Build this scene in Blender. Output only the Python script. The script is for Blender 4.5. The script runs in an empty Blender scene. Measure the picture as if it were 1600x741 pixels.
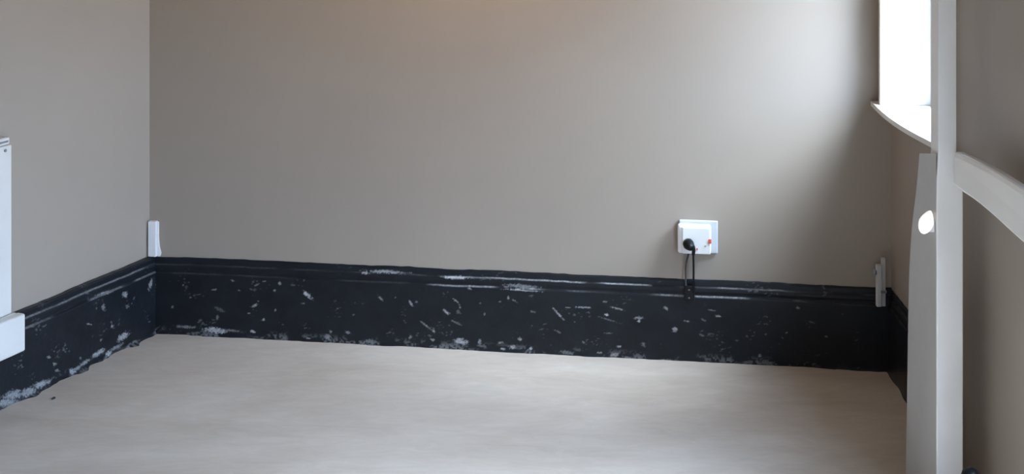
import bpy, bmesh, math, random
import numpy as np
from mathutils import Vector, Matrix

random.seed(7)
scene = bpy.context.scene
COL = scene.collection

# ------------------------------------------------------------------ camera
cam_data = bpy.data.cameras.new('camera')
cam_data.sensor_width = 36.0
cam_data.lens = 45.0
cam_data.shift_y = -575.5 / 1600.0
cam_data.clip_start = 0.05
cam = bpy.data.objects.new('camera', cam_data)
cam.location = (0.0, 0.0, 1.53)
cam.rotation_euler = (math.radians(90), 0, 0)
COL.objects.link(cam)
scene.camera = cam

# ------------------------------------------------------------------ world: pale overcast sky over dull ground
world = bpy.data.worlds.new('overcast_sky')
scene.world = world
world.use_nodes = True
wn, wl = world.node_tree.nodes, world.node_tree.links
wn.clear()
w_out = wn.new('ShaderNodeOutputWorld')
w_bg = wn.new('ShaderNodeBackground')
w_tc = wn.new('ShaderNodeTexCoord')
w_sep = wn.new('ShaderNodeSeparateXYZ')
w_ramp = wn.new('ShaderNodeValToRGB')
w_ramp.color_ramp.elements[0].position = 0.0
w_ramp.color_ramp.elements[0].color = (0.20, 0.19, 0.17, 1)
w_ramp.color_ramp.elements[1].position = 0.03
w_ramp.color_ramp.elements[1].color = (0.51, 0.695, 1.0, 1)
wl.new(w_tc.outputs['Generated'], w_sep.inputs[0])
wl.new(w_sep.outputs['Z'], w_ramp.inputs[0])
wl.new(w_ramp.outputs[0], w_bg.inputs['Color'])
wl.new(w_bg.outputs[0], w_out.inputs['Surface'])
SKY = 27.0
w_bg.inputs['Strength'].default_value = SKY

# hazy sun through the window beside the far corner
sun_data = bpy.data.lights.new('hazy_sun', 'SUN')
sun_data.energy = 23.0
sun_data.angle = math.radians(38)
sun_data.color = (0.70, 0.84, 1.0)
sun = bpy.data.objects.new('hazy_sun', sun_data)
sun.rotation_euler = Vector((-0.80, 0.53, -1.02)).to_track_quat('-Z', 'Y').to_euler()
sun.location = (4, 1, 4)
COL.objects.link(sun)

# unseen warm light added without a fixture, aimed at the back wall
warm_fill_data = bpy.data.lights.new('warm_wall_fill', 'AREA')
warm_fill_data.shape = 'DISK'
warm_fill_data.size = 0.3
warm_fill_data.energy = 5.6
warm_fill_data.color = (1.0, 0.62, 0.28)
warm_fill = bpy.data.objects.new('warm_wall_fill', warm_fill_data)
warm_fill.location = (-0.12, 3.30, 1.66)
warm_fill.rotation_euler = Vector((0.0, 0.95, -0.05)).to_track_quat('-Z', 'Y').to_euler()
COL.objects.link(warm_fill)

scene.view_settings.view_transform = 'Standard'
scene.view_settings.look = 'None'
scene.view_settings.gamma = 1.0
scene.view_settings.use_curve_mapping = False
scene.view_settings.exposure = -0.06

# ------------------------------------------------------------------ plan of the room (metres)
W_L = Vector((-1.198, 4.231))           # far left corner
W_R = Vector((1.158, 3.907))            # far right corner
B_DIR = (W_R - W_L).normalized()        # along the back wall, left to right
B_N = Vector((B_DIR.y, -B_DIR.x))       # into the room
L_DIR = Vector((-0.4112, -0.9115)).normalized()   # along the left wall, towards the camera
L_N = Vector((-L_DIR.y, L_DIR.x))       # into the room
R_DIR = Vector((-0.05, -1.0)).normalized()        # along the right wall, towards the camera
R_N = Vector((R_DIR.y, -R_DIR.x))       # into the room
CEIL = 2.35
REAR_Y = -1.6

def frame(origin, along, normal):
    """matrix: local x along the wall, local y out of the wall into the room, z up"""
    m = Matrix.Identity(4)
    m[0][0], m[1][0] = along.x, along.y
    m[0][1], m[1][1] = normal.x, normal.y
    m[0][3], m[1][3] = origin.x, origin.y
    return m
F_BACK = frame(W_L, B_DIR, B_N)
F_LEFT = frame(W_L, L_DIR, L_N)
F_RIGHT = frame(W_R, R_DIR, R_N)
F_ID = Matrix.Identity(4)

# ------------------------------------------------------------------ materials
def new_mat(name):
    m = bpy.data.materials.new(name)
    m.use_nodes = True
    nt = m.node_tree
    return m, nt.nodes, nt.links, nt.nodes['Principled BSDF']

def noise(nodes, links, scale, detail=4.0, rough=0.55, vec=None, dist=0.0):
    n = nodes.new('ShaderNodeTexNoise')
    n.inputs['Scale'].default_value = scale
    n.inputs['Detail'].default_value = detail
    n.inputs['Roughness'].default_value = rough
    n.inputs['Distortion'].default_value = dist
    if vec is not None:
        links.new(vec, n.inputs['Vector'])
    return n

def ramp(nodes, links, src, stops):
    r = nodes.new('ShaderNodeValToRGB')
    els = r.color_ramp.elements
    while len(els) < len(stops):
        els.new(0.5)
    for e, (p, c) in zip(els, stops):
        e.position = p
        e.color = (*c, 1) if len(c) == 3 else c
    links.new(src, r.inputs[0])
    return r

def bump(nodes, links, src, bsdf, strength, dist):
    b = nodes.new('ShaderNodeBump')
    b.inputs['Strength'].default_value = strength
    b.inputs['Distance'].default_value = dist
    links.new(src, b.inputs['Height'])
    links.new(b.outputs[0], bsdf.inputs['Normal'])
    return b

def paint(name, c, var=0.04, rough=0.45, nscale=6.0, bscale=90.0, bstr=0.12, bdist=0.002, spec=0.5):
    m, n, l, p = new_mat(name)
    tc = n.new('ShaderNodeTexCoord')
    a = noise(n, l, nscale, 5, 0.6, tc.outputs['Object'])
    lo = tuple(x * (1 - var) for x in c)
    hi = tuple(min(1, x * (1 + var)) for x in c)
    r = ramp(n, l, a.outputs['Fac'], [(0.3, lo), (0.7, hi)])
    l.new(r.outputs[0], p.inputs['Base Color'])
    p.inputs['Roughness'].default_value = rough
    p.inputs['Specular IOR Level'].default_value = spec
    b = noise(n, l, bscale, 3, 0.5, tc.outputs['Object'])
    bump(n, l, b.outputs['Fac'], p, bstr, bdist)
    return m

M = {}
M['wall'] = paint('taupe_wall_paint', (0.320, 0.264, 0.217), 0.025, 0.42, 2.5, 120, 0.08, 0.001, 0.5)
M['ceiling'] = paint('ceiling_paint', (0.42, 0.40, 0.38), 0.02, 0.8)
M['white'] = paint('white_gloss_paint', (0.63, 0.595, 0.555), 0.025, 0.32, 9, 60, 0.06, 0.002)
M['post'] = paint('off_white_wood_paint', (0.80, 0.765, 0.73), 0.03, 0.40, 7, 50, 0.06, 0.002)
M['panel'] = paint('pale_grey_board_paint', (0.47, 0.445, 0.425), 0.06, 0.5, 8, 40, 0.1, 0.002)
M['plastic'] = paint('white_plastic', (0.76, 0.745, 0.73), 0.01, 0.28, 4, 200, 0.01, 0.001)
M['pale'] = paint('pale_grey_plastic', (0.52, 0.54, 0.56), 0.02, 0.25, 4, 200, 0.01, 0.001)
M['dull_white'] = paint('dull_white_plastic', (0.50, 0.49, 0.48), 0.05, 0.45, 14, 80, 0.05, 0.001)
M['black'] = paint('black_rubber', (0.006, 0.006, 0.007), 0.1, 0.42, 30, 150, 0.05, 0.001, 0.25)
M['cord'] = paint('dark_grey_cord', (0.045, 0.042, 0.042), 0.1, 0.5, 60, 150, 0.05, 0.001)
M['red'] = paint('red_switch_plastic', (0.75, 0.07, 0.035), 0.05, 0.3, 40, 200, 0.01, 0.001)
M['metal'] = paint('grey_steel', (0.30, 0.30, 0.31), 0.1, 0.35, 80, 200, 0.02, 0.001)
M['metal'].node_tree.nodes['Principled BSDF'].inputs['Metallic'].default_value = 0.7
M['plaster'] = paint('white_plaster_dust', (0.60, 0.59, 0.58), 0.15, 0.9, 60, 120, 0.3, 0.002)

def floor_material():
    m, n, l, p = new_mat('beige_screed')
    tc = n.new('ShaderNodeTexCoord')
    mp = n.new('ShaderNodeMapping')
    mp.inputs['Rotation'].default_value = (0, 0, math.radians(38))
    mp.inputs['Scale'].default_value = (1.0, 2.6, 1.0)
    l.new(tc.outputs['Object'], mp.inputs['Vector'])
    big = noise(n, l, 1.6, 6, 0.6, mp.outputs[0], 0.6)
    r1 = ramp(n, l, big.outputs['Fac'], [(0.30, (0.51, 0.42, 0.34)), (0.52, (0.58, 0.49, 0.41)), (0.72, (0.63, 0.555, 0.475))])
    mid = noise(n, l, 9.0, 6, 0.65, mp.outputs[0], 1.0)
    r2 = ramp(n, l, mid.outputs['Fac'], [(0.3, (0.93, 0.92, 0.91)), (0.7, (1.05, 1.05, 1.05))])
    mul = n.new('ShaderNodeMix'); mul.data_type = 'RGBA'; mul.blend_type = 'MULTIPLY'
    mul.inputs['Factor'].default_value = 1.0
    l.new(r1.outputs[0], mul.inputs['A']); l.new(r2.outputs[0], mul.inputs['B'])
    l.new(mul.outputs['Result'], p.inputs['Base Color'])
    p.inputs['Roughness'].default_value = 0.62
    p.inputs['Specular IOR Level'].default_value = 0.35
    fine = noise(n, l, 45.0, 5, 0.6, tc.outputs['Object'])
    bump(n, l, fine.outputs['Fac'], p, 0.18, 0.003)
    return m
M['floor'] = floor_material()

def skirting_material():
    m, n, l, p = new_mat('chipped_black_gloss')
    at = n.new('ShaderNodeAttribute'); at.attribute_name = 'wear_glint'
    tc = n.new('ShaderNodeTexCoord')
    a = noise(n, l, 14, 5, 0.6, tc.outputs['Object'])
    base = ramp(n, l, a.outputs['Fac'], [(0.3, (0.006, 0.0072, 0.0095)), (0.7, (0.010, 0.0122, 0.016))])
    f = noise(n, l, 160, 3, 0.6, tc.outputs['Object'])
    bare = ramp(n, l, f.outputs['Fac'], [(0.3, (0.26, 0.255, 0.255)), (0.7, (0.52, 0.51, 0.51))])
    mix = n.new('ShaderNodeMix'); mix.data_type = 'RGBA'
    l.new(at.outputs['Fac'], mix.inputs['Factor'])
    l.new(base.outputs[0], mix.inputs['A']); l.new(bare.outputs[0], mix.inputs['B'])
    l.new(mix.outputs['Result'], p.inputs['Base Color'])
    rr = n.new('ShaderNodeMapRange')
    rr.inputs['To Min'].default_value = 0.36; rr.inputs['To Max'].default_value = 0.8
    l.new(at.outputs['Fac'], rr.inputs['Value']); l.new(rr.outputs[0], p.inputs['Roughness'])
    b = noise(n, l, 55, 4, 0.6, tc.outputs['Object'])
    bump(n, l, b.outputs['Fac'], p, 0.25, 0.003)
    return m
M['skirting'] = skirting_material()
M['skirting'].node_tree.nodes['Principled BSDF'].inputs['Specular IOR Level'].default_value = 0.28

def glass_material():
    m = bpy.data.materials.new('window_glass')
    m.use_nodes = True
    n, l = m.node_tree.nodes, m.node_tree.links
    n.clear()
    o = n.new('ShaderNodeOutputMaterial')
    t = n.new('ShaderNodeBsdfTransparent'); t.inputs[0].default_value = (0.96, 0.98, 0.98, 1)
    g = n.new('ShaderNodeBsdfGlossy'); g.inputs['Roughness'].default_value = 0.03
    lw = n.new('ShaderNodeLayerWeight'); lw.inputs['Blend'].default_value = 0.5
    pw = n.new('ShaderNodeMath'); pw.operation = 'POWER'; pw.inputs[1].default_value = 5.0
    f = n.new('ShaderNodeMath'); f.operation = 'MULTIPLY_ADD'; f.inputs[1].default_value = 0.9; f.inputs[2].default_value = 0.04
    l.new(lw.outputs['Facing'], pw.inputs[0]); l.new(pw.outputs[0], f.inputs[0])
    mx = n.new('ShaderNodeMixShader')
    l.new(f.outputs[0], mx.inputs[0]); l.new(t.outputs[0], mx.inputs[1]); l.new(g.outputs[0], mx.inputs[2])
    l.new(mx.outputs[0], o.inputs[0])
    return m
M['glass'] = glass_material()

def glow_material():
    m, n, l, p = new_mat('white_fitting_glow')
    p.inputs['Base Color'].default_value = (0.9, 0.9, 0.9, 1)
    p.inputs['Roughness'].default_value = 0.25
    p.inputs['Emission Color'].default_value = (1.0, 0.98, 0.95, 1)
    p.inputs['Emission Strength'].default_value = 0.75  # emission added to brighten the teardrop fitting
    return m
M['glow'] = glow_material()

# ------------------------------------------------------------------ helpers
def finish(name, bm, mat, parent=None, smooth=False):
    bmesh.ops.recalc_face_normals(bm, faces=bm.faces)
    me = bpy.data.meshes.new(name)
    bm.to_mesh(me); bm.free()
    if smooth:
        for f in me.polygons:
            f.use_smooth = True
    me.materials.append(M[mat])
    o = bpy.data.objects.new(name, me)
    COL.objects.link(o)
    if parent is not None:
        o.parent = parent
        o.matrix_parent_inverse = parent.matrix_world.inverted()
    return o

def struct(o):
    o['kind'] = 'structure'
    return o

def tag(o, label, cat, group=None):
    o['label'] = label
    o['category'] = cat
    if group:
        o['group'] = group
    return o

def empty(name, loc):
    o = bpy.data.objects.new(name, None)
    o.empty_display_size = 0.05
    o.location = loc
    o.matrix_world = Matrix.Translation(loc)
    COL.objects.link(o)
    return o

def add_box(bm, x0, x1, y0, y1, z0, z1, F=F_ID, bevel=0.0, seg=2):
    r = bmesh.ops.create_cube(bm, size=1.0)
    vs = r['verts']
    for v in vs:
        v.co = Vector(((x0 + x1) / 2 + v.co.x * (x1 - x0), (y0 + y1) / 2 + v.co.y * (y1 - y0), (z0 + z1) / 2 + v.co.z * (z1 - z0)))
    if bevel > 0:
        es = list({e for v in vs for e in v.link_edges})
        res = bmesh.ops.bevel(bm, geom=es, offset=bevel, segments=seg, profile=0.5, affect='EDGES')
        vs = list({v for f in res['faces'] for v in f.verts} | {v for v in vs if v.is_valid})
    for v in vs:
        v.co = F @ v.co
    return vs

def box(name, dims, mat, parent=None, F=F_ID, bevel=0.0, seg=2):
    bm = bmesh.new()
    add_box(bm, *dims, F=F, bevel=bevel, seg=seg)
    return finish(name, bm, mat, parent)

def prism(bm, pts, lo, hi, place):
    """pts: 2-D outline; place(p, h) -> Vector for h in (lo, hi)"""
    a = [bm.verts.new(place(p, lo)) for p in pts]
    b = [bm.verts.new(place(p, hi)) for p in pts]
    bm.faces.new(a); bm.faces.new(list(reversed(b)))
    k = len(pts)
    for i in range(k):
        bm.faces.new((a[i], a[(i + 1) % k], b[(i + 1) % k], b[i]))

def tube(bm, pts, r, n=10):
    rings = []
    pts = [Vector(p) for p in pts]
    for i, p in enumerate(pts):
        d = (pts[min(i + 1, len(pts) - 1)] - pts[max(i - 1, 0)]).normalized()
        s = d.cross(Vector((0.3, 0.9, 0.2))).normalized()
        t = d.cross(s)
        rad = r[i] if isinstance(r, (list, tuple)) else r
        rings.append([bm.verts.new(p + (s * math.cos(2 * math.pi * k / n) + t * math.sin(2 * math.pi * k / n)) * rad) for k in range(n)])
    for a, b in zip(rings, rings[1:]):
        for k in range(n):
            bm.faces.new((a[k], a[(k + 1) % n], b[(k + 1) % n], b[k]))
    bm.faces.new(rings[0]); bm.faces.new(list(reversed(rings[-1])))

def smooth_path(pts, n=8):
    """Catmull-Rom through pts"""
    P = [Vector(p) for p in pts]
    P = [P[0] * 2 - P[1]] + P + [P[-1] * 2 - P[-2]]
    out = []
    for i in range(1, len(P) - 2):
        for k in range(n):
            t = k / n
            a, b, c, d = P[i - 1], P[i], P[i + 1], P[i + 2]
            out.append(0.5 * ((2 * b) + (c - a) * t + (2 * a - 5 * b + 4 * c - d) * t * t + (3 * b - a - 3 * c + d) * t ** 3))
    out.append(P[-2])
    return out

def lathe(bm, prof, centre, n=24):
    rings = []
    for r, z in prof:
        rings.append([bm.verts.new((centre[0] + r * math.cos(2 * math.pi * k / n), centre[1] + r * math.sin(2 * math.pi * k / n), centre[2] + z)) for k in range(n)])
    for a, b in zip(rings, rings[1:]):
        for k in range(n):
            bm.faces.new((a[k], a[(k + 1) % n], b[(k + 1) % n], b[k]))
    bm.faces.new(rings[0]); bm.faces.new(list(reversed(rings[-1])))

def vnoise(x, y, seed):
    """2-D value noise on numpy arrays"""
    xi, yi = np.floor(x).astype(np.int64), np.floor(y).astype(np.int64)
    fx, fy = x - xi, y - yi
    fx, fy = fx * fx * (3 - 2 * fx), fy * fy * (3 - 2 * fy)
    def h(a, b):
        k = (a * 374761393 + b * 668265263 + seed * 982451653) & 0xffffffff
        k = ((k ^ (k >> 13)) * 1274126177) & 0xffffffff
        return ((k ^ (k >> 16)) & 0xffff) / 65535.0
    return (h(xi, yi) * (1 - fx) + h(xi + 1, yi) * fx) * (1 - fy) + (h(xi, yi + 1) * (1 - fx) + h(xi + 1, yi + 1) * fx) * fy

# ------------------------------------------------------------------ room shell
def wall_slab(name, F, x0, x1, holes=(), depth=0.30):
    """slab behind local y=0 from x0 to x1, floor to ceiling, with rectangular holes (x0,x1,z0,z1)"""
    bm = bmesh.new()
    z0, z1 = -0.1, CEIL + 0.1
    cur = x0
    for (a, b, c, d) in sorted(holes):
        add_box(bm, cur, a, -depth, 0, z0, z1, F)
        add_box(bm, a, b, -depth, 0, z0, c, F)
        add_box(bm, a, b, -depth, 0, d, z1, F)
        cur = b
    add_box(bm, cur, x1, -depth, 0, z0, z1, F)
    bmesh.ops.remove_doubles(bm, verts=bm.verts, dist=1e-5)
    return struct(finish(name, bm, 'wall'))

len_left = (W_L.y - REAR_Y) / -L_DIR.y
len_right = (W_R.y - REAR_Y) / -R_DIR.y
WIN = (0.062, 0.615, 0.822, 1.88)            # window beside the far corner, on the right wall
FILL_WIN2 = (1.40, 3.30, 0.10, 1.50)  # unseen second window, added on the right wall for its daylight
FILL_WIN3 = (-1.4, -0.9, 0.70, 1.40)              # unseen window added in the rear wall as fill light              # both sized for the daylight they add
wall_slab('wall_back', F_BACK, -0.35, (W_R - W_L).length + 0.35)
wall_slab('wall_left', F_LEFT, 0.0, len_left + 0.3)
wall_slab('wall_right', F_RIGHT, 0.0, len_right + 0.3, [(WIN[0], WIN[1], WIN[2] - 0.014, WIN[3]), FILL_WIN2], depth=0.17)
F_REAR = frame(Vector((0.0, REAR_Y)), Vector((1, 0)), Vector((0, 1)))
wall_slab('wall_rear', F_REAR, -4.4, 1.4, [FILL_WIN3], depth=0.17)

corners = [W_L, W_R, W_R + R_DIR * len_right, W_L + L_DIR * len_left]
bm = bmesh.new(); prism(bm, [(c.x, c.y) for c in corners], -0.1, 0.0, lambda p, h: Vector((p[0], p[1], h)))
struct(finish('floor', bm, 'floor'))
bm = bmesh.new(); prism(bm, [(c.x, c.y) for c in corners], CEIL, CEIL + 0.1, lambda p, h: Vector((p[0], p[1], h)))
struct(finish('ceiling', bm, 'ceiling'))

def portal(F, w):
    d = bpy.data.lights.new('window_portal', 'AREA')
    d.shape = 'RECTANGLE'
    d.size = w[1] - w[0]; d.size_y = w[3] - w[2]
    d.cycles.is_portal = True
    o = bpy.data.objects.new('window_portal', d)
    c = F @ Vector(((w[0] + w[1]) / 2, -0.168, (w[2] + w[3]) / 2))
    n = (F.to_3x3() @ Vector((0, 1, 0))).normalized()
    o.rotation_euler = n.to_track_quat('-Z', 'Z').to_euler()
    o.location = c
    COL.objects.link(o)
portal(F_RIGHT, WIN); portal(F_RIGHT, FILL_WIN2); portal(F_REAR, FILL_WIN3)

# ------------------------------------------------------------------ skirting boards (chips: along, height, half-length, half-width, angle, strength)
CHIPS_BACK = [
(0.123,0.165,0.0025,0.0025,0,0.8), (0.292,0.186,0.0056,0.0031,-20,0.45), (0.23,0.154,0.009,0.0023,8,0.4), (0.315,0.155,0.0051,0.0023,-20,0.35), (0.4,0.189,0.0079,0.0017,8,0.4), (0.371,0.175,0.0062,0.0025,20,0.4), (0.452,0.184,0.0062,0.005,-40,0.45), (0.434,0.16,0.0039,0.0031,0,0.5), (0.148,0.125,0.0034,0.0028,0,0.35), (0.365,0.108,0.0112,0.0045,25,0.55), (0.379,0.123,0.0025,0.0022,0,0.5), (0.347,0.083,0.0051,0.0022,0,0.5), (0.241,0.065,0.0045,0.0068,0,0.35), (0.248,0.091,0.0169,0.0051,-20,0.2), (0.396,0.064,0.005,0.0039,0,0.6), (0.436,0.097,0.0034,0.0034,0,0.4), (0.545,0.151,0.0173,0.0056,-36,0.95), (0.53,0.123,0.0061,0.0022,0,0.4), (0.533,0.199,0.0034,0.0045,0,0.3), (0.785,0.152,0.0105,0.0028,-40,0.5), (0.835,0.156,0.0022,0.0022,0,0.5), (0.886,0.14,0.011,0.0033,-50,0.6), (0.645,0.112,0.005,0.0019,0,0.35), (0.697,0.095,0.0039,0.0025,0,0.35), (0.702,0.133,0.0019,0.0019,0,0.4), (0.233,0.022,0.0333,0.0085,-2,0.85), (0.136,0.028,0.034,0.0045,0,0.4), (0.289,0.024,0.0253,0.0034,-5,0.4), (0.359,0.024,0.0079,0.0039,-15,0.85), (0.02,0.02,0.0062,0.0045,0,0.5), (0.611,0.019,0.01,0.0078,0,0.45), (0.622,0.036,0.0045,0.0039,0,0.5), (0.679,0.036,0.0094,0.0039,-10,0.45), (0.751,0.012,0.0222,0.0055,0,0.35), (0.547,0.011,0.0073,0.0022,0,0.6), (0.884,0.033,0.005,0.0072,0,0.4), (0.802,0.233,0.0637,0.0044,-1,0.7), (0.734,0.228,0.0111,0.0033,0,0.7), (0.088,0.092,0.004,0.004,0,0.3), (0.02,0.162,0.0068,0.0114,30,0.4), (0.011,0.122,0.0051,0.0085,0,0.35), (1.029,0.228,0.0375,0.0043,0,0.95), (1.075,0.196,0.0058,0.0026,-15,0.8), (1.031,0.156,0.0098,0.0029,-35,0.65), (1.001,0.119,0.0115,0.0043,-32,0.7), (0.886,0.139,0.0099,0.0035,-50,0.6), (0.934,0.072,0.0217,0.0023,-35,0.4), (0.96,0.055,0.0058,0.0035,-40,0.7), (1.045,0.135,0.004,0.0029,0,0.5), (1.051,0.025,0.0231,0.0092,-8,0.7), (1.108,0.028,0.0052,0.0069,0,0.45), (0.957,0.027,0.0064,0.004,-10,0.6), (1.2,0.171,0.0029,0.0057,0,0.5), (1.22,0.163,0.008,0.0026,-25,0.4), (1.243,0.208,0.0515,0.0063,-1,0.5), (1.243,0.197,0.0544,0.002,-1,0.8), (1.358,0.13,0.0214,0.0026,-46,0.75), (1.389,0.15,0.0085,0.0017,0,0.6), (1.438,0.153,0.0242,0.0023,0,0.6), (1.546,0.154,0.0213,0.0023,-12,0.6), (1.511,0.133,0.0068,0.0037,0,0.8), (1.611,0.128,0.0141,0.0045,0,0.5), (1.612,0.118,0.0062,0.0034,-10,0.8), (1.695,0.163,0.0062,0.0039,-20,0.5), (1.723,0.098,0.0073,0.0056,0,0.6), (1.237,0.043,0.0074,0.0052,0,0.6), (1.214,0.017,0.0103,0.0052,0,0.7), (1.182,0.01,0.0069,0.0034,0,0.7), (1.271,0.014,0.0051,0.0046,0,0.85), (1.176,0.029,0.0103,0.004,0,0.4), (1.489,0.013,0.0068,0.0028,0,0.6), (1.534,0.008,0.0113,0.0057,10,0.7), (1.549,0.036,0.0057,0.0034,0,0.75), (1.58,0.002,0.017,0.004,-8,0.4), (1.703,-0.006,0.0254,0.0085,-5,0.65), (1.387,0.009,0.0228,0.0057,-5,0.3), (1.438,0.044,0.0057,0.0034,-20,0.35), (1.625,0.046,0.0051,0.0073,40,0.3), (1.506,0.174,0.0062,0.002,0,0.4), (1.409,0.107,0.0031,0.0023,0,0.4), (1.278,0.132,0.0086,0.0026,-15,0.25), (1.034,0.085,0.0173,0.0029,-25,0.25), (1.11,0.151,0.0032,0.0035,0,0.3), (1.124,0.117,0.0026,0.004,0,0.3), (1.173,0.158,0.0052,0.0023,0,0.3), (0.904,0.146,0.0046,0.0029,0,0.3), (1.517,0.118,0.0284,0.0023,-15,0.25), (1.358,0.073,0.0114,0.0026,-25,0.25), (1.517,0.076,0.0142,0.0017,0,0.25), (1.856,0.145,0.0083,0.0031,-12,0.7), (1.836,0.162,0.0097,0.0021,-10,0.4), (1.725,0.101,0.0084,0.0035,-20,0.75), (1.721,0.091,0.007,0.0021,0,0.6), (1.76,0.125,0.0091,0.0021,-10,0.45), (2.098,0.182,0.0062,0.0028,-10,0.5), (1.696,0.161,0.0049,0.0035,-30,0.5), (1.983,0.03,0.0048,0.0041,0,0.45), (1.791,-0.01,0.0905,0.0049,-1,0.75), (1.715,-0.007,0.0279,0.0049,-2,0.6), (1.925,-0.009,0.0118,0.0035,0,0.5), (2.006,0.006,0.0242,0.0076,-5,0.3), (2.077,-0.007,0.0827,0.0041,0,0.3), (2.182,0.099,0.0041,0.0024,0,0.35), (2.062,0.104,0.0048,0.0024,20,0.35), (1.806,0.084,0.0077,0.0031,-15,0.3), (1.812,0.131,0.0083,0.0021,-30,0.3), (2,0.096,0.0035,0.0021,0,0.3), (1.911,0.073,0.0049,0.0021,0,0.3), (1.986,-0.014,0.0076,0.0028,0,0.6), ]
CHIPS_LEFT = [
(0.387,0.012,0.0148,0.0081,25,0.6), (0.364,0.014,0.0149,0.0052,-5,0.5), (0.333,0.02,0.022,0.0059,-5,0.5), (0.275,0.028,0.0254,0.0075,-5,0.65), (0.229,0.011,0.0133,0.0076,25,0.75), (0.165,0.043,0.026,0.01,-5,0.6), (0.193,0.019,0.031,0.0054,-3,0.4), (0.512,0.019,0.0288,0.0085,5,0.6), (0.564,0.015,0.0284,0.0119,10,0.5), (0.619,0.027,0.0374,0.0125,15,0.5), (0.646,0.015,0.0511,0.0103,17,0.55), (0.569,-0.011,0.0142,0.007,25,0.6), (0.483,0.014,0.0077,0.0072,25,0.5), (0.317,0.132,0.0121,0.0022,25,0.4), (0.154,0.174,0.0125,0.0085,25,0.45), (0.242,0.204,0.0307,0.0045,5,0.45), (0.253,0.164,0.0122,0.0076,55,0.35), (0.483,0.088,0.0068,0.0036,25,0.35), (0.459,0.059,0.0078,0.0032,25,0.4), (0.353,0.04,0.005,0.003,25,0.35), (0.215,0.091,0.0041,0.0038,25,0.6), (0.264,0.066,0.0051,0.0038,25,0.35), (0.449,0.037,0.0097,0.0036,25,0.3), (0.032,0.171,0.0086,0.0159,25,0.4), ]

def sm(a, b, x):
    t = np.clip((x - a) / (b - a), 0, 1)
    return t * t * (3 - 2 * t)

def profile(th):
    """(distance from wall, height) up the front of the board, over two small ledges, to the wall"""
    key = [(th, 0.0), (th, 0.199), (th - 0.001, 0.2015), (th - 0.0065, 0.2035), (th - 0.0065, 0.209), (th - 0.005, 0.216),
           (th - 0.0055, 0.2245), (th - 0.0075, 0.2275), (th - 0.0115, 0.2295), (th - 0.0115, 0.236), (th - 0.0122, 0.2455), (th - 0.0145, 0.2495), (0.0, 0.2505)]
    out = []
    for (a, b) in zip(key, key[1:]):
        L = math.hypot(b[0] - a[0], b[1] - a[1])
        k = max(1, int(round(L / 0.0022)))
        for i in range(k):
            out.append((a[0] + (b[0] - a[0]) * i / k, a[1] + (b[1] - a[1]) * i / k))
    out.append(key[-1])
    return np.array(out)

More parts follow.
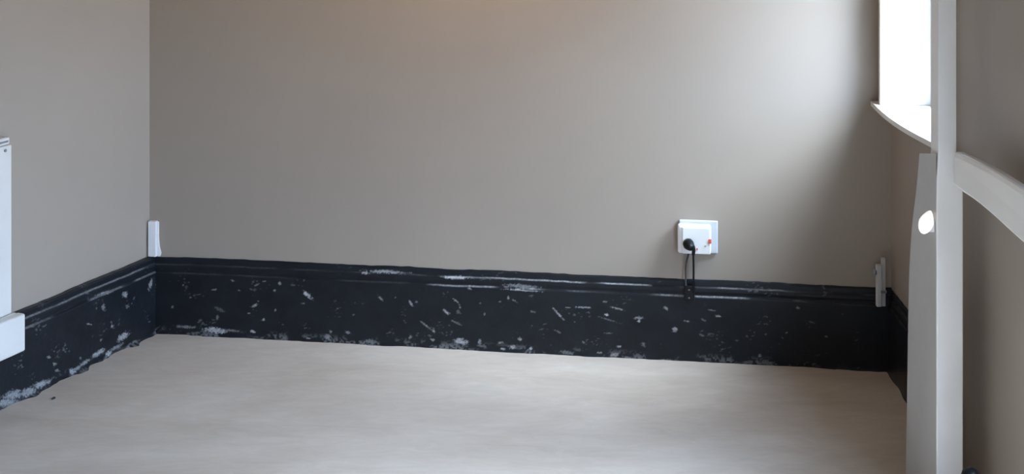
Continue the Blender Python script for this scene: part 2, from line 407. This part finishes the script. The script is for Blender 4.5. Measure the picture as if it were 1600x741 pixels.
def skirting(name, F, s_vals, th, chips, seed, ledge_wear_glint, bottom_wear, rag, start_trim=None):
    S = np.array(s_vals); Pf = profile(th)
    ns, nt = len(S), len(Pf)
    s = np.repeat(S[:, None], nt, 1)
    d = np.repeat(Pf[None, :, 0], ns, 0).copy()
    t = np.repeat(Pf[None, :, 1], ns, 0).copy()
    # mask of chips and scuffs, plus painted ledge highlights
    wob = (vnoise(s * 260, t * 260, seed) - 0.5) * 1.1 + (vnoise(s * 620, t * 620, seed + 1) - 0.5) * 0.9
    wear_glint = np.zeros_like(s)
    for (cs, ct, a, b, ang, st) in chips:
        ca, sa = math.cos(math.radians(ang)), math.sin(math.radians(ang))
        x = (s - cs) * ca + (t - ct) * sa
        y = -(s - cs) * sa + (t - ct) * ca
        e = np.sqrt((x / max(a, 0.0018)) ** 2 + (y / max(b, 0.0014)) ** 2) + wob * 0.8
        wear_glint = np.maximum(wear_glint, st * (1 - sm(0.55, 1.25, e)))
    # scattered faint nicks
    n1 = vnoise(s * 120 + t * 90, t * 210 - s * 60, seed + 2) * vnoise(s * 22, t * 22, seed + 3)
    wear_glint = np.maximum(wear_glint, 0.20 * sm(0.62, 0.80, n1))
    # rubbed ledges, with the moulding's highlights painted in as pale lines
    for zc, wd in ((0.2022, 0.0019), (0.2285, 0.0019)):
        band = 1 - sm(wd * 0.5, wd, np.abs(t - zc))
        gate = sm(0.20, 0.55, vnoise(s * 14 + zc * 90, s * 0 + zc * 50, seed + 4)) * ledge_wear_glint(s, zc)
        wear_glint = np.maximum(wear_glint, band * gate * (0.20 + 0.45 * vnoise(s * 300, t * 300, seed + 5)))
    # scuffed foot of the board
    foot = (1 - sm(0.006, 0.032, t)) * sm(0.50, 0.72, vnoise(s * 26, t * 40, seed + 6)) * sm(0.35, 0.6, vnoise(s * 190, t * 190, seed + 7))
    wear_glint = np.maximum(wear_glint, foot * bottom_wear(s))
    wear_glint = np.clip(wear_glint, 0, 1)
    # relief: chips sunk, brush wobble, ragged foot where paint runs onto the floor
    face = (d > 0.001)
    d = d - wear_glint * 0.0008 * face
    d = d + (vnoise(s * 18, t * 18, seed + 8) - 0.5) * 0.0012 * face
    d = d + rag(s) * np.exp(-t / 0.004) * face
    t = t + (vnoise(s * 7, s * 0, seed + 9) - 0.5) * 0.0045 * (t / 0.25) ** 2 + (vnoise(s * 40, s * 0, seed + 10) - 0.5) * 0.0016 * (t / 0.25) ** 2
    s_pos = s if start_trim is None else np.maximum(s, start_trim(d))
    co = np.stack([s_pos, d, t], -1).reshape(-1, 3)
    R = np.array(F)
    co = co @ R[:3, :3].T + R[:3, 3]
    i = np.arange((ns - 1) * nt).reshape(ns - 1, nt)[:, :-1].ravel()
    faces = np.stack([i, i + nt, i + nt + 1, i + 1], -1)
    me = bpy.data.meshes.new(name)
    me.from_pydata(co.tolist(), [], faces.tolist())
    at = me.attributes.new('wear_glint', 'FLOAT', 'POINT')
    at.data.foreach_set('value', wear_glint.ravel().astype(np.float32))
    me.polygons.foreach_set('use_smooth', np.ones(len(me.polygons), bool))
    me.materials.append(M['skirting'])
    me.update()
    o = bpy.data.objects.new(name, me)
    COL.objects.link(o)
    return struct(o)

len_back = (W_R - W_L).length
one = lambda s: np.ones_like(s)
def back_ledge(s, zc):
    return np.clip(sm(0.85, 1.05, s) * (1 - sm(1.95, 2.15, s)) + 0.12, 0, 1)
def back_rag(s):
    return (vnoise(s * 9, s * 0, 31) - 0.5) * 0.010 + (vnoise(s * 45, s * 0, 32) - 0.5) * 0.004
def left_rag(s):
    bumps = 0.016 * np.exp(-((s - 0.115) / 0.018) ** 2) + 0.020 * np.exp(-((s - 0.345) / 0.025) ** 2) + 0.014 * np.exp(-((s - 0.55) / 0.03) ** 2)
    return bumps + (vnoise(s * 16, s * 0, 33) - 0.5) * 0.014 + (vnoise(s * 60, s * 0, 34) - 0.5) * 0.006
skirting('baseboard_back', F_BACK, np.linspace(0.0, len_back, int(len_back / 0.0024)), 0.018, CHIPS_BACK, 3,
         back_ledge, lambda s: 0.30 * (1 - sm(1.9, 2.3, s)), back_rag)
sl = np.concatenate([np.arange(0.0, 0.80, 0.0026), np.arange(0.80, 3.5, 0.02)])
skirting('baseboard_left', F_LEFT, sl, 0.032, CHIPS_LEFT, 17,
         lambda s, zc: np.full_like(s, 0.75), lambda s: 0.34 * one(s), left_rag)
skirting('baseboard_right', F_RIGHT, np.arange(0.0, 0.72, 0.004), 0.016, [], 25,
         lambda s, zc: np.full_like(s, 0.05), lambda s: 0.1 * one(s), lambda s: (vnoise(s * 14, s * 0, 35) - 0.5) * 0.006)

# ------------------------------------------------------------------ window beside the far corner
def window(name, W, bow, lbl_far):
    a, b, c, d = W
    root = struct(empty(name, F_RIGHT @ Vector(((a + b) / 2, 0, c))))
    # lining of the reveal
    box('far_reveal_board', (a, a + 0.012, -0.13, 0.052, c, d), 'white', root, F_RIGHT, 0.002)
    box('near_reveal_board', (b - 0.012, b, -0.13, 0.022, c, d), 'white', root, F_RIGHT, 0.002)
    box('head_board', (a + 0.012, b - 0.012, -0.13, 0.022, d - 0.012, d), 'white', root, F_RIGHT, 0.002)
    # architraves
    box('architrave', (a - 0.034, a - 0.0002, 0.0, 0.046, c, d + 0.05), 'post', root, F_RIGHT, 0.004)
    box('architrave', (b + 0.0002, b + 0.030, 0.0, 0.02, c, d + 0.05), 'post', root, F_RIGHT, 0.004)
    # sill board with bowed front edge
    bm = bmesh.new()
    x0, x1 = 0.006, b + 0.035
    pts = [(x0, 0.0), (x0, 0.064)]
    for i in range(1, 14):
        u = i / 14
        pts.append((x0 + (x1 - x0) * u, 0.064 + bow * math.sin(math.pi * u) - 0.028 * u))
    pts += [(x1, 0.036), (x1, 0.0), (b - 0.012, 0.0), (b - 0.012, -0.165), (a + 0.012, -0.165), (a + 0.012, 0.0)]
    prism(bm, pts, c - 0.014, c, lambda p, h: F_RIGHT @ Vector((p[0], p[1], h)))
    finish('sill', bm, 'white', root)
    # sash frame with a pane
    y0, y1 = -0.150, -0.112
    fr = box('frame_stile', (a + 0.012, a + 0.058, y0, y1, c, d - 0.012), 'white', root, F_RIGHT, 0.004)
    box('frame_stile', (b - 0.058, b - 0.012, y0, y1, c, d - 0.012), 'white', root, F_RIGHT, 0.004)
    box('frame_rail', (a + 0.058, b - 0.058, y0, y1, c, c + 0.028), 'white', root, F_RIGHT, 0.004)
    box('frame_rail', (a + 0.058, b - 0.058, y0, y1, d - 0.062, d - 0.012), 'white', root, F_RIGHT, 0.004)
    box('pane', (a + 0.058, b - 0.058, -0.133, -0.129, c + 0.028, d - 0.062), 'glass', root, F_RIGHT)
    return root
window('window_1', WIN, 0.020, '')

def window_plain(name, W, F_RIGHT):
    a, b, c, d = W
    root = struct(empty(name, F_RIGHT @ Vector(((a + b) / 2, 0, c))))
    y0, y1 = -0.150, -0.112
    box('frame_stile', (a, a + 0.05, y0, y1, c, d), 'white', root, F_RIGHT, 0.004)
    box('frame_stile', (b - 0.05, b, y0, y1, c, d), 'white', root, F_RIGHT, 0.004)
    m = (a + b) / 2
    box('frame_stile', (m - 0.03, m + 0.03, y0, y1, c, d), 'white', root, F_RIGHT, 0.004)
    for p, q in ((a + 0.05, m - 0.03), (m + 0.03, b - 0.05)):
        box('frame_rail', (p, q, y0, y1, c, c + 0.05), 'white', root, F_RIGHT, 0.004)
        box('frame_rail', (p, q, y0, y1, d - 0.05, d), 'white', root, F_RIGHT, 0.004)
        box('pane', (p, q, -0.133, -0.129, c + 0.05, d - 0.05), 'glass', root, F_RIGHT)
window_plain('side_fill_window', FILL_WIN2, F_RIGHT)
window_plain('rear_fill_window', FILL_WIN3, F_REAR)

# ------------------------------------------------------------------ white post with rail, in front of the right wall
root = tag(empty('banister_post', (1.017, 3.0, 0.0)), 'tall white wooden post with a side rail, in front of the window', 'post')
bm = bmesh.new()
# shoulder narrowing to the upper shaft
sh = [(0.9855, 1.047, 2.97, 3.032, 0.0), (0.9855, 1.047, 2.97, 3.032, 0.795), (0.9862, 1.045, 2.971, 3.031, 0.815), (0.9905, 1.0335, 2.975, 3.028, 0.868), (0.9905, 1.0325, 2.975, 3.028, 0.90), (0.9905, 1.0325, 2.975, 3.028, CEIL)]
rings = [[bm.verts.new(v) for v in ((x0, y0, z), (x1, y0, z), (x1, y1, z), (x0, y1, z))] for (x0, x1, y0, y1, z) in sh]
for p, q in zip(rings, rings[1:]):
    for k in range(4):
        bm.faces.new((p[k], p[(k + 1) % 4], q[(k + 1) % 4], q[k]))
bm.faces.new(rings[0]); bm.faces.new(rings[-1])
bmesh.ops.bevel(bm, geom=[e for e in bm.edges if abs(e.verts[0].co.z - e.verts[1].co.z) > 0.005], offset=0.003, segments=2, profile=0.5, affect='EDGES')
finish('shaft', bm, 'post', root)

# rail: flat board of varying depth running towards the camera
bm = bmesh.new()
stations = []
N = 16
for i in range(N + 1):
    u = i / N
    y = 2.968 - u * 0.75
    xl = 1.0250 + 0.022 * min(1, u * 1.6)
    top = 0.874 + 0.006 * math.sin(math.pi * min(1, u * 2.0))
    bot = 0.792 - 0.030 * sm(0.1, 0.6, np.float64(u))
    if i == 0:
        bot = 0.796
    stations.append((y, xl, top, bot))
rows = []
for (y, xl, top, bot) in stations:
    w = 0.022
    sec = [(xl + 0.004, bot), (xl, bot + 0.006), (xl + 0.0005, bot + 0.03), (xl + 0.0015, bot + 0.05), (xl + 0.001, top - 0.012), (xl + 0.003, top - 0.002), (xl + 0.008, top), (xl + w, top - 0.001), (xl + w, bot)]
    rows.append([bm.verts.new((a, y, z)) for a, z in sec])
for p, q in zip(rows, rows[1:]):
    k = len(p)
    for j in range(k):
        bm.faces.new((p[j], p[(j + 1) % k], q[(j + 1) % k], q[j]))
bm.faces.new(rows[0]); bm.faces.new(rows[-1])
finish('rail', bm, 'post', root)

# ------------------------------------------------------------------ pale shaped board fixed along the side of the post
bm = bmesh.new()
edge = smooth_path([(3.176, 0.0, 0), (3.168, 0.12, 0), (3.152, 0.45, 0), (3.140, 0.58, 0), (3.122, 0.665, 0), (3.092, 0.75, 0), (3.078, 0.80, 0), (3.066, 0.848, 0)], 5)
pts = [(2.974, 0.0)] + [(p.x, p.y) for p in edge] + [(2.974, 0.868)]
prism(bm, pts, 0.0, 1.0, lambda p, h: Vector((0.9852 if h else 0.9850 - 0.0088 * min(1, max(0, (p[0] - 2.9735) / 0.09)), p[0], p[1])))
o = finish('shaped_board', bm, 'panel')
tag(o, 'pale grey upright board with a curved edge, left of the white post', 'board')

# teardrop fitting on the board, glow added to make it bright
bm = bmesh.new()
prof = []
for i in range(15):
    a = math.pi * i / 14
    r = 0.0165 * math.sin(a) * (1.0 if a > math.pi / 2 else 1.0)
    z = -0.0285 * math.cos(a)
    if z > 0:
        r *= (1 - 0.42 * (z / 0.0285) ** 1.2)
    prof.append((max(r, 0.0003), z))
lathe(bm, prof, (0, 0, 0), 20)
tilt = Matrix.Rotation(math.radians(20), 4, 'Y')
for v in bm.verts:
    v.co = tilt @ v.co + Vector((0.9665, 2.985, 0.7060))
root = tag(empty('glowing_fitting', (0.976, 2.99, 0.68)), 'small bright white teardrop-shaped fitting with added glow on the pale curved board', 'fitting')
finish('glowing_drop', bm, 'glow', root, True)
bm = bmesh.new()
add_box(bm, 0.9700, 0.9835, 2.977, 2.993, 0.684, 0.712, bevel=0.002)
finish('back_clip', bm, 'plastic', root)

# ------------------------------------------------------------------ black round-topped stand at the lower right
root = tag(empty('floor_stand', (0.968, 2.70, 0.0)), 'black round-topped stand at the lower right, right of the white post', 'stand')
bm = bmesh.new(); lathe(bm, [(0.055, 0.0), (0.055, 0.006), (0.048, 0.012), (0.012, 0.016)], (0.968, 2.70, 0.0)); finish('base', bm, 'black', root, True)
bm = bmesh.new(); lathe(bm, [(0.008, 0.016), (0.008, 0.21)], (0.968, 2.70, 0.0)); finish('stem', bm, 'black', root, True)
bm = bmesh.new()
lathe(bm, [(0.009, 0.205), (0.017, 0.212), (0.0215, 0.228), (0.0215, 0.243), (0.0175, 0.257), (0.010, 0.264), (0.0005, 0.267)], (0.968, 2.70, 0.0)); finish('knob', bm, 'black', root, True)

# ------------------------------------------------------------------ socket on the back wall
SX, SZ = 1.785, 0.382
root = tag(empty('wall_socket', F_BACK @ Vector((SX, 0, SZ - 0.05))), 'white surface-mounted electrical socket with a red switch on the back wall', 'socket')
bm = bmesh.new(); add_box(bm, SX - 0.050, SX + 0.070, 0.0, 0.010, SZ - 0.047, SZ + 0.055, F_BACK, 0.004, 3)
finish('back_plate', bm, 'pale', root)
bm = bmesh.new(); add_box(bm, SX - 0.054, SX + 0.049, 0.010, 0.034, SZ - 0.043, SZ + 0.047, F_BACK, 0.008, 3)
finish('body', bm, 'plastic', root)
bm = bmesh.new(); add_box(bm, SX - 0.040, SX + 0.047, 0.034, 0.041, SZ - 0.041, SZ + 0.041, F_BACK, 0.003, 2)
face = finish('faceplate', bm, 'plastic', root)
bm = bmesh.new(); add_box(bm, SX + 0.0405, SX + 0.0495, 0.0365, 0.0435, SZ - 0.006, SZ + 0.007, F_BACK, 0.0015, 2)
finish('switch', bm, 'red', root)['label'] = 'red rocker switch'
bm = bmesh.new()
tube(bm, [F_BACK @ Vector((SX + 0.031, 0.0405, SZ - 0.015)), F_BACK @ Vector((SX + 0.031, 0.0420, SZ - 0.015))], 0.0026, 12)
finish('screw', bm, 'metal', root)
bm = bmesh.new()
add_box(bm, SX + 0.004, SX + 0.008, 0.0405, 0.0418, SZ - 0.028, SZ - 0.022, F_BACK)
finish('indicator', bm, 'red', root)

# plug with its cord looped down to the skirting
root = tag(empty('plug', F_BACK @ Vector((SX - 0.018, 0.041, SZ - 0.01))), 'black plug pushed into the white socket, cord hanging to the skirting', 'plug')
bm = bmesh.new()
prof = [(0.0, 0.0165), (0.009, 0.0170), (0.016, 0.0150), (0.024, 0.0120), (0.030, 0.0090), (0.033, 0.004)]
path = [F_BACK @ Vector((SX - 0.022 + q * 0.28, 0.041 + q, SZ - 0.008 - q * 0.2)) for q, r in prof]
tube(bm, path, [r for q, r in prof], 18)
finish('plug_body', bm, 'black', root, True)
bm = bmesh.new()
path = smooth_path([F_BACK @ Vector(p) for p in ((SX - 0.010, 0.062, SZ - 0.008), (SX - 0.005, 0.063, SZ - 0.020), (SX - 0.006, 0.062, SZ - 0.038))], 5)
tube(bm, path, [0.0078 - 0.0030 * i / (len(path) - 1) for i in range(len(path))], 12)
finish('strain_relief', bm, 'black', root, True)
bm = bmesh.new()
path = smooth_path([F_BACK @ Vector(p) for p in ((SX - 0.006, 0.062, SZ - 0.036), (SX - 0.005, 0.056, SZ - 0.07), (SX - 0.005, 0.040, SZ - 0.12), (SX - 0.006, 0.028, SZ - 0.165), (SX - 0.006, 0.025, SZ - 0.180))], 8)
tube(bm, path, 0.0032, 10)
finish('cord', bm, 'black', root, True)
bm = bmesh.new()
path = smooth_path([F_BACK @ Vector(p) for p in ((SX - 0.018, 0.020, SZ - 0.040), (SX - 0.024, 0.022, SZ - 0.060), (SX - 0.029, 0.022, SZ - 0.09), (SX - 0.029, 0.024, SZ - 0.13), (SX - 0.028, 0.025, SZ - 0.150))], 8)
tube(bm, path, 0.0030, 10)
finish('cord', bm, 'cord', root, True)
bm = bmesh.new()
add_box(bm, SX - 0.034, SX - 0.001, 0.0185, 0.031, SZ - 0.190, SZ - 0.144, F_BACK, 0.004, 2)
conn = finish('connector', bm, 'black', root)
for dz in (-0.155, -0.180):
    bm = bmesh.new()
    tube(bm, [F_BACK @ Vector((SX - 0.0185, 0.0305, SZ + dz)), F_BACK @ Vector((SX - 0.0185, 0.0322, SZ + dz))], 0.0024, 10)
    finish('screw', bm, 'metal', conn)

# ------------------------------------------------------------------ white trunking in the far left corner
root = tag(empty('corner_trunking', F_BACK @ Vector((0.018, 0, 0.2505))), 'short white trunking standing on the skirting in the left corner', 'trunking')
bm = bmesh.new(); add_box(bm, 0.0015, 0.030, 0.0005, 0.018, 0.2525, 0.369, F_BACK, 0.0025, 2)
finish('cover', bm, 'plastic', root)
bm = bmesh.new()
strip = [(0.0305, 0.365), (0.0335, 0.365), (0.0335, 0.315), (0.0360, 0.285), (0.0420, 0.262), (0.0390, 0.2525), (0.0305, 0.2525)]
prism(bm, strip, 0.0012, 0.008, lambda p, h: F_BACK @ Vector((p[0], h, p[1])))
finish('peeling_strip', bm, 'plastic', root)

# ------------------------------------------------------------------ white pipe bracket in the far right corner
root = tag(empty('corner_conduit', (1.115, 3.872, 0.205)), 'thin dull white conduit at the skirting in the right corner', 'conduit')
bm = bmesh.new(); add_box(bm, 1.1175, 1.1300, 3.8695, 3.8815, 0.206, 0.352, bevel=0.002); finish('pipe', bm, 'dull_white', root)
bm = bmesh.new(); add_box(bm, 1.1015, 1.1172, 3.8640, 3.8815, 0.206, 0.333, bevel=0.003); finish('cover', bm, 'dull_white', root)
bm = bmesh.new(); add_box(bm, 1.1125, 1.1310, 3.8620, 3.8694, 0.248, 0.256, bevel=0.001); finish('clip', bm, 'metal', root)
bm = bmesh.new(); tube(bm, [(1.1014, 3.872, 0.309), (1.094, 3.872, 0.309), (1.092, 3.872, 0.309)], [0.007, 0.010, 0.006], 14); finish('knob', bm, 'metal', root, True)

# ------------------------------------------------------------------ white casing on the left wall
root = tag(empty('wall_casing', F_LEFT @ Vector((0.70, 0, 0.155))), 'white boxed casing on the left wall with a wider base block', 'casing')
bm = bmesh.new(); add_box(bm, 0.622, 0.86, 0.0, 0.030, 0.262, 0.744, F_LEFT, 0.004, 3); finish('upright', bm, 'white', root)
bm = bmesh.new(); add_box(bm, 0.626, 0.86, 0.0, 0.026, 0.7445, 0.766, F_LEFT, 0.004, 3); cap = finish('cap', bm, 'white', root)
bm = bmesh.new(); add_box(bm, 0.634, 0.86, 0.026, 0.0285, 0.752, 0.757, F_LEFT); finish('groove_strip', bm, 'metal', cap)
bm = bmesh.new(); tube(bm, [F_LEFT @ Vector((0.6475, 0.0295, 0.731)), F_LEFT @ Vector((0.6475, 0.0325, 0.731))], 0.0045, 12); finish('screw', bm, 'metal', root)
bm = bmesh.new(); add_box(bm, 0.606, 0.86, 0.036, 0.066, 0.155, 0.2615, F_LEFT, 0.006, 3); finish('base_block', bm, 'white', root)
bm = bmesh.new(); add_box(bm, 0.612, 0.86, 0.0, 0.0355, 0.2512, 0.2615, F_LEFT, 0.001, 1); finish('base_ledge', bm, 'white', root)

# ------------------------------------------------------------------ small dark paint flake on the floor
bm = bmesh.new()
pts = [(0.006 * (0.7 + 0.5 * random.random()) * math.cos(a * math.pi / 4), 0.008 * (0.7 + 0.5 * random.random()) * math.sin(a * math.pi / 4)) for a in range(8)]
prism(bm, pts, 0.0, 0.0025, lambda p, h: Vector((-1.323 + p[0], 3.695 + p[1], h + 0.0002)))
tag(finish('paint_flake', bm, 'cord'), 'small dark paint flake on the floor near the left skirting', 'debris')
